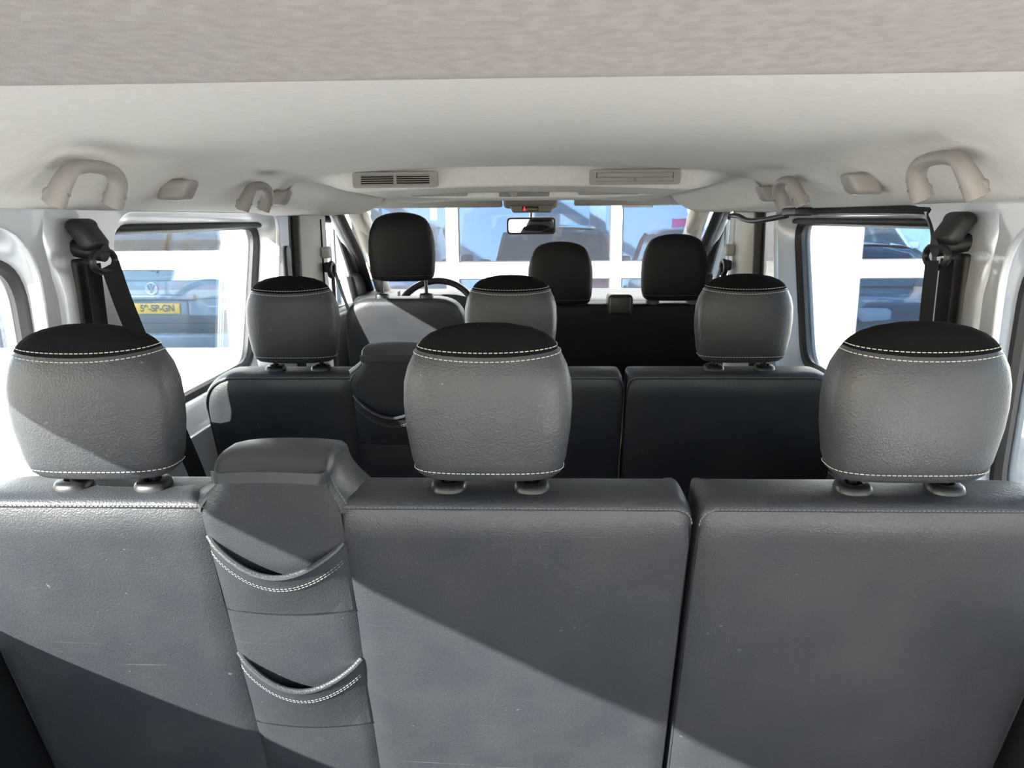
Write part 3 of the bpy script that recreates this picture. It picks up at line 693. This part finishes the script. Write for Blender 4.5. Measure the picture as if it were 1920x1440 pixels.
# sun visors
for (x0, y0, x1, y1, lab) in ((668, 372, 942, 391, 'driver'), (1076, 367, 1336, 386, 'passenger')):
    Y = 3.42; a, b = at(x0, y1, Y), at(x1, y0, Y)
    v_ = empty('sun_visor', ((a.x+b.x)/2, Y, a.z), 'beige folded-up sun visor on the %s side of the windscreen' % lab, 'sun visor', 'sun visors')
    MB().rbox((a.x, Y, a.z), (b.x, Y+.022, a.z+.075), .010, 4, fn=lambda x, y, z: (x, y - (z-a.z)*.9, z)).build('visor_board', 'beige_trim', v_)
    MB().cyl((a.x+.02, Y-.035, a.z+.055), (b.x-.02, Y-.035, a.z+.055), .006, 10).build('visor_rod', 'grey_plastic', v_)

# ================================================================== SEAT BELTS
def strap(name, pts, wv, parent, m='belt', wd=.047):
    P = cat(pts, 8); mb = MB(); rows = []
    for i, p in enumerate(P):
        t = (P[min(i+1, len(P)-1)]-P[max(i-1, 0)]).normalized(); s = Vector(wv); s = (s - t*s.dot(t)).normalized()*wd/2; n = t.cross(s).normalized()*.0007
        rows.append([p-s-n, p+s-n, p+s+n, p-s+n])
    mb.grid(rows, True); mb.cap(rows[0]); mb.cap(rows[-1]); return mb.build(name, m, parent, angle=30)
def belt_set(sg, diag, lab):
    t = empty('seat_belt', (sg*.84, 1.435, 1.2), lab, 'seat belt', 'rear seat belts')
    x = sg*.815; Y = 1.435
    MB().rbox((x-.02, Y-.032, 1.185), (x+.02, Y+.034, 1.245), .016, 4, fn=lambda X, y, z: (X - sg*(.018 if z < 1.21 else 0), y, z)).build('anchor_cover', 'black_plastic', t)
    MB().cyl((x+sg*.02, Y, 1.19), (x-sg*.04, Y, 1.18), .017, 16).build('anchor_bolt', 'black_plastic', t)
    R = [(x-sg*.035, Y + .040*math.cos(a), 1.165+.020*math.sin(a)) for a in [2*math.pi*k/20 for k in range(20)]]
    MB().tube(R, .0065, 8, closed=True).build('belt_loop', 'black_plastic', t)
    strap('webbing_return', [(x-sg*.012, Y+.004, 1.16), (x-sg*.01, Y+.006, .95), (x-sg*.006, Y+.010, .70), (x+sg*.0, Y+.012, .42)], (0, 1, 0), t)
    if diag:
        strap('webbing', [(x-sg*.040, Y+.012, 1.158), (x-sg*.045, Y+.045, 1.06), (x-sg*.060, Y+.125, .86), (x-sg*.080, Y+.20, .66), (x-sg*.09, Y+.26, .48), (x-sg*.09, Y+.29, .36)], (-.25*sg, 1, .25), t)
        MB().rbox((x-sg*.09-.012, Y+.265, .36), (x-sg*.09+.012, Y+.32, .44), .006).build('tongue', 'chrome', t)
    else:
        strap('webbing', [(x-sg*.044, Y-.004, 1.158), (x-sg*.046, Y-.012, .95), (x-sg*.04, Y-.02, .70), (x-sg*.03, Y-.02, .42)], (0, 1, 0), t)
    # recess lining the strap runs in
    MB().rbox((sg*.832-.012, Y-.022, .40), (sg*.832+.012, Y+.05, 1.17), .008).build('belt_channel', 'rubber', t)
belt_set(-1, True, 'black seat belt slung diagonally from the pillar on the driver side')
belt_set(1, False, 'black seat belt hanging straight on the pillar by the sliding door')
for sg in (-1, 1):
    t = empty('front_seat_belt', (sg*.79, 3.0, 1.05), 'black front seat belt on the %s door pillar with pale height adjuster' % ('driver' if sg < 0 else 'passenger'), 'seat belt', 'front seat belts')
    MB().rbox((sg*.785-.018, 2.965, 1.09), (sg*.785+.018, 3.02, 1.135), .012, 4).build('height_adjuster', 'light_trim', t)
    R = [(sg*.765, 2.985+.032*math.cos(a), 1.045+.026*math.sin(a)) for a in [2*math.pi*k/18 for k in range(18)]]
    MB().tube(R, .010, 8, closed=True).build('belt_loop', 'black_plastic', t)
    MB().rbox((sg*.78-.014, 2.965, 1.035), (sg*.78+.014, 3.01, 1.075), .01).build('anchor_cover', 'black_plastic', t)
    strap('webbing', [(sg*.763, 2.99, 1.03), (sg*.765, 3.0, .9), (sg*.77, 3.0, .5)], (0, 1, 0), t)
    strap('webbing_front', [(sg*.755, 3.0, 1.03), (sg*.73, 3.05, .9), (sg*.68, 3.1, .7)], (0, 1, 0), t, wd=.04)
# sliding-door guide arm
ga = empty('door_guide_arm', (.80, 2.6, 1.24), 'black curved guide arm of the sliding door under the headliner', 'guide arm')
P = [at(x, y, Y) for x, y, Y in ((1372, 404, 2.80), (1384, 405, 2.74), (1398, 412, 2.65), (1416, 414, 2.55), (1445, 410, 2.41), (1475, 404, 2.28))]
MB().tube(cat(P, 5), .0085, 10).build('arm', 'black_plastic', ga)
p = at(1490, 400, 2.24); MB().rbox((p.x-.02, 2.17, p.z-.008), (p.x+.03, 2.30, p.z+.016), .007, 3).build('bracket', 'black_plastic', ga)
p = at(1374, 402, 2.80); MB().cyl((p.x, p.y, p.z-.004), (p.x, p.y, p.z+.022), .010, 12).build('roller', 'chrome', ga)
lb = MB().rbox((.795, 2.60, .66), (.80, 2.66, .915), .002, 2).build('striker_plate', 'black_plastic'); tag(lb, 'black flat cover plate on silver pillar beside sliding door', 'cover plate')

# ================================================================== OUTSIDE: GLAZED SHOWROOM FRONT
FY = 7.0
fb = empty('showroom_front', (0, FY, GZ), 'white showroom front with rows of large glass panes', 'building')
def cols(pxs, y): return [(at(a, y, FY).x, at(b, y, FY).x) for a, b in pxs]
holes = []; 
def zrows(px, rows): return [(at(px, b, FY).z, at(px, a, FY).z) for a, b in rows]
doorA = cols([(-560, -300), (-275, 112), (134, 426)], 560); rowA = zrows(420, [(505, 655), (322, 472), (140, 290)])
doorB = cols([(530, 640), (662, 838), (860, 1145), (1165, 1440)], 500); rowB = zrows(1000, [(522, 672), (340, 492), (160, 310)])
doorC = cols([(1612, 1920), (1944, 2250)], 500); rowC = zrows(1620, [(521, 673), (338, 488), (158, 308)])
for D, Rr in ((doorA, rowA), (doorB, rowB), (doorC, rowC)):
    for x0, x1 in D:
        for z0, z1 in Rr: holes.append((x0, x1, z0, z1))
rect = lambda x0, x1, z0, z1: [(x0, z0), (x1, z0), (x1, z1), (x0, z1)]
sheet('facade_wall', [rect(-16, 16, GZ, 4.2)] + [rect(*h) for h in holes], .04, lambda u, v, w_: (u, FY+.04+w_, v), 'white_wall', fb)
for h in holes:
    x0, x1, z0, z1 = h
    p = MB().box((x0-.005, FY+.035, z0-.005), (x1+.005, FY+.045, z1+.005)).build('glass_pane', 'pane_glass', fb, False)
    fr = sheet('gasket', [rect(x0, x1, z0, z1), rect(x0+.012, x1-.012, z0+.012, z1-.012)], .012, lambda u, v, w_: (u, FY+.03+w_, v), 'gasket', p)
bw = MB().box((-16, 18.5, GZ), (16, 18.7, 4.2)).build('hall_back_wall', 'hall_wall_sky_wash', fb, False)
hf = MB().box((-15.9, FY+.1, GZ), (15.9, 18.4, GZ+.002)).build('floor_hall', 'hall_floor_sky_wash', smooth=False); tag(hf, kind='structure', label='floor of the showroom hall, blue pane reflection put into its colour')
for y0_, y1_ in ((FY, 8.0), (17.0, 18.7)): MB().box((-16, y0_, 4.2), (16, y1_, 4.4)).build('added_hall_roof', 'hall_wall_sky_wash', fb, False)  # unseen roof, added to cut the daylight falling on the cars
for k in range(8): MB().box((-16+4*k, 8.0, 4.30), (-12+4*k, 17.0, 4.32)).build('added_skylight_pane', 'pane_glass', fb, False)  # made-up skylight, added to brighten the hall with blue fill
for k in range(9): MB().box((-16.05+4*k, 8.0, 4.2), (-15.95+4*k, 17.0, 4.42)).build('added_skylight_rafter', 'white_frame', fb, False)  # rafters that carry the added skylight
for sx in (-1, 1): MB().box((sx*16-.1, FY, GZ), (sx*16+.1, 18.7, 4.2)).build('added_side_wall', 'hall_wall_sky_wash', fb, False)  # unseen side walls, added to shut out light from the sides

for px_ in (700, 1120, 1345): 
    q = at(px_, 450, 15.0); MB().box((q.x-.15, 14.9, GZ+.003), (q.x+.15, 15.2, 4.2)).build('hall_pillar', 'white_frame', fb, False)
q0, q1 = at(1258, 458, 14.6), at(1288, 410, 14.6)
bn = MB().rbox((q0.x, 14.55, GZ+.003), (q1.x, 14.6, q1.z), .005).build('display_banner', 'pink'); tag(bn, 'tall pink display banner standing in the showroom', 'banner')
q0, q1 = at(806, 402, FY), at(818, 390, FY)
MB().box((q0.x, FY+.028, q0.z-.05), (q1.x, FY+.032, q1.z)).build('notice', 'yellow_sticker', fb, False)
# --- vehicles behind the glass ---
def wheel(parent, c, r, ax=1):
    w_ = MB().cyl((c[0]-.1, c[1], c[2]), (c[0]+.1, c[1], c[2]), r, 28).build('wheel', 'tyre', parent)
    s = math.copysign(.104, c[0]-parent.location.x)
    MB().cyl((c[0]-s*.2, c[1], c[2]), (c[0]+s, c[1], c[2]), r*.64, 20).build('rim', 'rim', w_)
def loft_car(name, label, loc, face, paint, L=4.2, W=.89, H=1.5, belt=.95, hood=.92, plate=None, van=False):
    """face = -1: front towards the camera (-y), +1: rear towards the camera"""
    root = empty(name, loc, label, 'car'); lx, ly, lz = loc
    def T(x, y, z): return (lx + x, ly + (y if face < 0 else L-y), lz + z)      # y = 0 is the nose
    st = [(0, .42, .62, .78), (.05, .30, .72, .90), (.25, .25, .82, .97), (.9, .24, hood, 1.0), (1.25, .24, belt, 1.0), (2.6, .24, belt+.02, 1.0), (L-.5, .26, belt+.04, .98), (L-.08, .32, belt+.02, .93), (L, .45, belt-.1, .84)]
    rows = []
    for y, zb_, zt, k in st:
        r = []
        for u in [i/20 for i in range(21)]:
            a = math.pi*u; cx_ = math.copysign(abs(math.cos(a))**.45, math.cos(a)); sz = math.sin(a)**.55
            r.append(T(W*k*cx_*(1-.03*sz), y, zb_ + (zt-zb_)*(.35 + .65*sz) if 0 < u < 1 else zb_))
        rows.append(r)
    mb = MB().grid(rows); mb.cap(rows[0]); mb.cap(rows[-1]); mb.build('body', paint, root, angle=50)
    rf0, rf1 = 2.0, L-.75
    cab = [(1.2, belt-.02, .02, .88), (rf0-.25, belt, H-belt-.12, .82), (rf0, belt, H-belt-.03, .80), (rf0+.6, belt, H-belt, .80), (rf1-.1, belt, H-belt-.03, .79), (rf1+.25, belt, H-belt-.14, .80), (L-.18, belt, .06, .86)]
    rows = []
    for y, z0, hh, k in cab:
        rows.append([T(W*(.93*(1-q)+k*q)*s, y, z0+hh*q) for s, q in ((-1, 0), (-1, .5), (-1, .86), (-.85, .97), (-.4, 1), (0, 1.01), (.4, 1), (.85, .97), (1, .86), (1, .5), (1, 0))])
    MB().grid(rows).build('cabin_glass', 'car_glass', root, angle=50)
    rr = [[Vector(p)+Vector((0, 0, .012)) for p in r[2:9]] for r in rows[2:6]]
    MB().grid(rr).build('roof', paint, root, angle=60)
    for s in (2, 8):
        MB().tube([rows[0][0 if s == 2 else 10], rows[1][s], rows[2][s]], .035, 8).build('windscreen_pillar', paint, root)
        MB().tube([rows[-1][0 if s == 2 else 10], rows[-2][s], rows[-3][s]], .05, 8).build('rear_pillar', paint, root)
    for sx in (-1, 1):
        MB().rbox(tuple(min(a, b) for a, b in zip(T(sx*W*.62-.17, -.0+.02, .62), T(sx*W*.62+.17, .22, .78))), tuple(max(a, b) for a, b in zip(T(sx*W*.62-.17, .02, .62), T(sx*W*.62+.17, .22, .78))), .05, 3).build('headlight', 'lamp_clear', root)
        MB().rbox(tuple(min(a, b) for a, b in zip(T(sx*W*.74-.1, L-.16, .70), T(sx*W*.74+.1, L+.01, .95))), tuple(max(a, b) for a, b in zip(T(sx*W*.74-.1, L-.16, .70), T(sx*W*.74+.1, L+.01, .95))), .04, 3).build('tail_light', 'lamp_red', root)
        MB().rbox(tuple(min(a, b) for a, b in zip(T(sx*(W+.1)-.1, 1.42, belt), T(sx*(W+.1)+.1, 1.55, belt+.15))), tuple(max(a, b) for a, b in zip(T(sx*(W+.1)-.1, 1.42, belt), T(sx*(W+.1)+.1, 1.55, belt+.15))), .05, 3).build('door_mirror', paint, root)
        for y in (.78, L-.8): wheel(root, T(sx*(W-.09), y, .31), .31)
    a, b = T(-.42, -.015, .45), T(.42, .03, .60)
    MB().rbox(tuple(map(min, a, b)), tuple(map(max, a, b)), .02).build('grille', 'plate_black', root)
    yy = -.03 if face < 0 else L+.02
    a, b = T(-.26, yy, .40 if face < 0 else .62), T(.26, yy+.012, .51 if face < 0 else .73)
    MB().box(tuple(map(min, a, b)), tuple(map(max, a, b))).build('number_plate', 'plate_yellow', root, False)
    return root
# silver van, rear towards us
pl = at(297, 578, 8.3); VX = pl.x + .04; VY0 = 8.3
vn = empty('parked_van', (VX, VY0+2, GZ+.0), 'silver van seen from behind through the showroom glass, yellow plate', 'van')
def vface(u, v, w_): return (VX+u, VY0 + w_ + max(0, (v-.85))*.10, GZ+v)
rows = []
for y, k in ((0, .96), (.06, .985), (.3, 1.0), (4.4, 1.0), (4.8, .9)):
    rows.append([(VX+.95*k*sx, VY0+.02+y + max(0, z-.85)*.10*(1 if y < 1 else 0), GZ+.3+(z-.3)*(1 if z < 1.8 else (1-(1-k)*.1))) for sx, z in ((-1, .3), (-1, .9), (-.985, 1.2), (-.92, 1.75), (-.84, 1.93), (-.6, 1.98), (0, 1.99), (.6, 1.98), (.84, 1.93), (.92, 1.75), (.985, 1.2), (1, .9), (1, .3))])
mb = MB().grid(rows); mb.cap(rows[0]); mb.cap(rows[-1]); mb.build('body', 'van_silver', vn, angle=45)
tg = sheet('tailgate', [rpoly([(-.67, .56), (.67, .56), (.69, 1.1), (.74, 1.2), (.72, 1.86), (-.72, 1.86), (-.74, 1.2), (-.69, 1.1)], .06, 4)], .012, lambda u, v, w_: vface(u, v, w_), 'van_silver', vn, .006)
sheet('rear_window', [rpoly([(-.70, 1.27), (.70, 1.27), (.65, 1.80), (-.65, 1.80)], .07, 5)], .006, lambda u, v, w_: vface(u, v, w_-.022), 'van_glass', tg)
MB().tube([vface(-.68, 1.285, -.03), vface(.68, 1.285, -.03)], .012, 6).build('window_seal', 'rubber', tg)
MB().tube([vface(-.05, 1.24, -.05), vface(.1, 1.46, -.05), vface(.18, 1.78, -.05)], .010, 6).build('wiper', 'rubber', tg)
for z_, n_ in ((1.14, 'crease'), (.945, 'crease'), (.665, 'crease')): MB().tube([vface(-.66, z_, -.012), vface(.66, z_, -.012)], .009, 6).build(n_, 'bumper_grey', tg)
MB().rbox((VX-.36, VY0-.045, GZ+.925), (VX+.40, VY0+.02, GZ+.985), .015).build('handle_strip', 'van_silver', tg)
pz = pl.z-GZ
np_ = MB().rbox((VX-.04-.262, VY0-.034, GZ+pz-.058), (VX-.04+.262, VY0-.022, GZ+pz+.058), .004).build('number_plate', 'plate_yellow', tg)
text('plate_number', '59-SP-GN', .105, lambda u, v, w_: (VX-.03+u, VY0-.0365+w_*.3, GZ+pz+v), 'plate_black', np_, .002, stretch=.90, bold=.003)
sheet('plate_holder', [rpoly([(-.30, pz-.078), (.34, pz-.078), (.34, pz+.08), (-.30, pz+.08)], .01, 3)], .006, lambda u, v, w_: (VX-.04+u, VY0-.016+w_, GZ+v), 'bumper_grey', tg)
bz = at(285, 541, VY0).z - GZ; bx = at(285, 541, VY0).x - VX
bd = MB().tube([vface(bx+.062*math.cos(a), bz+.062*math.sin(a), -.026) for a in [2*math.pi*k/32 for k in range(32)]], .007, 8, closed=True).build('rear_badge', 'badge_silver', tg)
MB().cyl(vface(bx, bz, -.012), vface(bx, bz, -.02), .062, 28).build('badge_disc', 'bumper_grey', bd)
MB().tube([vface(bx+x, bz+z, -.026) for x, z in ((-.030, .055), (0, -.004), (.030, .055))], .0065, 6).build('badge_strokes', 'badge_silver', bd)
MB().tube([vface(bx+x, bz+z, -.026) for x, z in ((-.056, .030), (-.026, -.054), (0, .004), (.026, -.054), (.056, .030))], .0065, 6).build('badge_strokes', 'badge_silver', bd)
for sx in (-1, 1):
    tlp = MB().rbox((VX+sx*.82-.125, VY0-.03, GZ+.80), (VX+sx*.82+.125, VY0+.1, GZ+1.02), .02).build('tail_light', 'lamp_red', vn)
    MB().rbox((VX+sx*.80-.09, VY0-.036, GZ+.81), (VX+sx*.80+.05, VY0+.05, GZ+.885), .012).build('reversing_lamp', 'lamp_clear', tlp)
    MB().rbox((VX+sx*.80-.09, VY0-.065, GZ+.60), (VX+sx*.80+.09, VY0+.02, GZ+.69), .01).build('reflector', 'lamp_red', vn)
    for y in (.9, 3.9): wheel(vn, (VX+sx*.84, VY0+y, GZ+.33), .33)
MB().rbox((VX-.96, VY0-.07, GZ+.32), (VX+.96, VY0+.12, GZ+.56), .05, 3).build('bumper', 'bumper_grey', vn)
GC = GZ+.003
def carx(px, Y): return at(px, 500, Y).x
loft_car('parked_car', 'red hatchback facing the van behind the middle showroom panes', (carx(1045, 9.4), 9.4, GC), -1, 'car_red', H=1.66, belt=1.06, hood=.98)
loft_car('parked_car', 'dark blue hatchback seen from behind, ahead of the driver headrest', (carx(700, 9.3)-.1, 9.3, GC), 1, 'car_blue', H=1.75, belt=1.08, L=4.3)
loft_car('parked_car', 'red low car parked beyond the passenger headrest', (carx(1345, 9.9)+.1, 9.9, GC), 1, 'car_red', H=1.62, belt=1.02)
loft_car('parked_car', 'dark grey car facing the van behind the right-hand showroom panes', (carx(1690, 8.4)+.35, 8.4, GC), -1, 'car_grey', H=1.42, belt=.92, hood=.86)
loft_car('parked_car', 'white car facing the van behind the dark grey car', (carx(1700, 13.2)-.2, 13.2, GC), -1, 'car_white', H=1.75, belt=1.15, hood=1.1, L=2.5+1.7)
loft_car('parked_car', 'dark blue car at the far end of the glazed front', (carx(-60, 8.6), 8.6, GC), 1, 'car_blue', H=1.5)
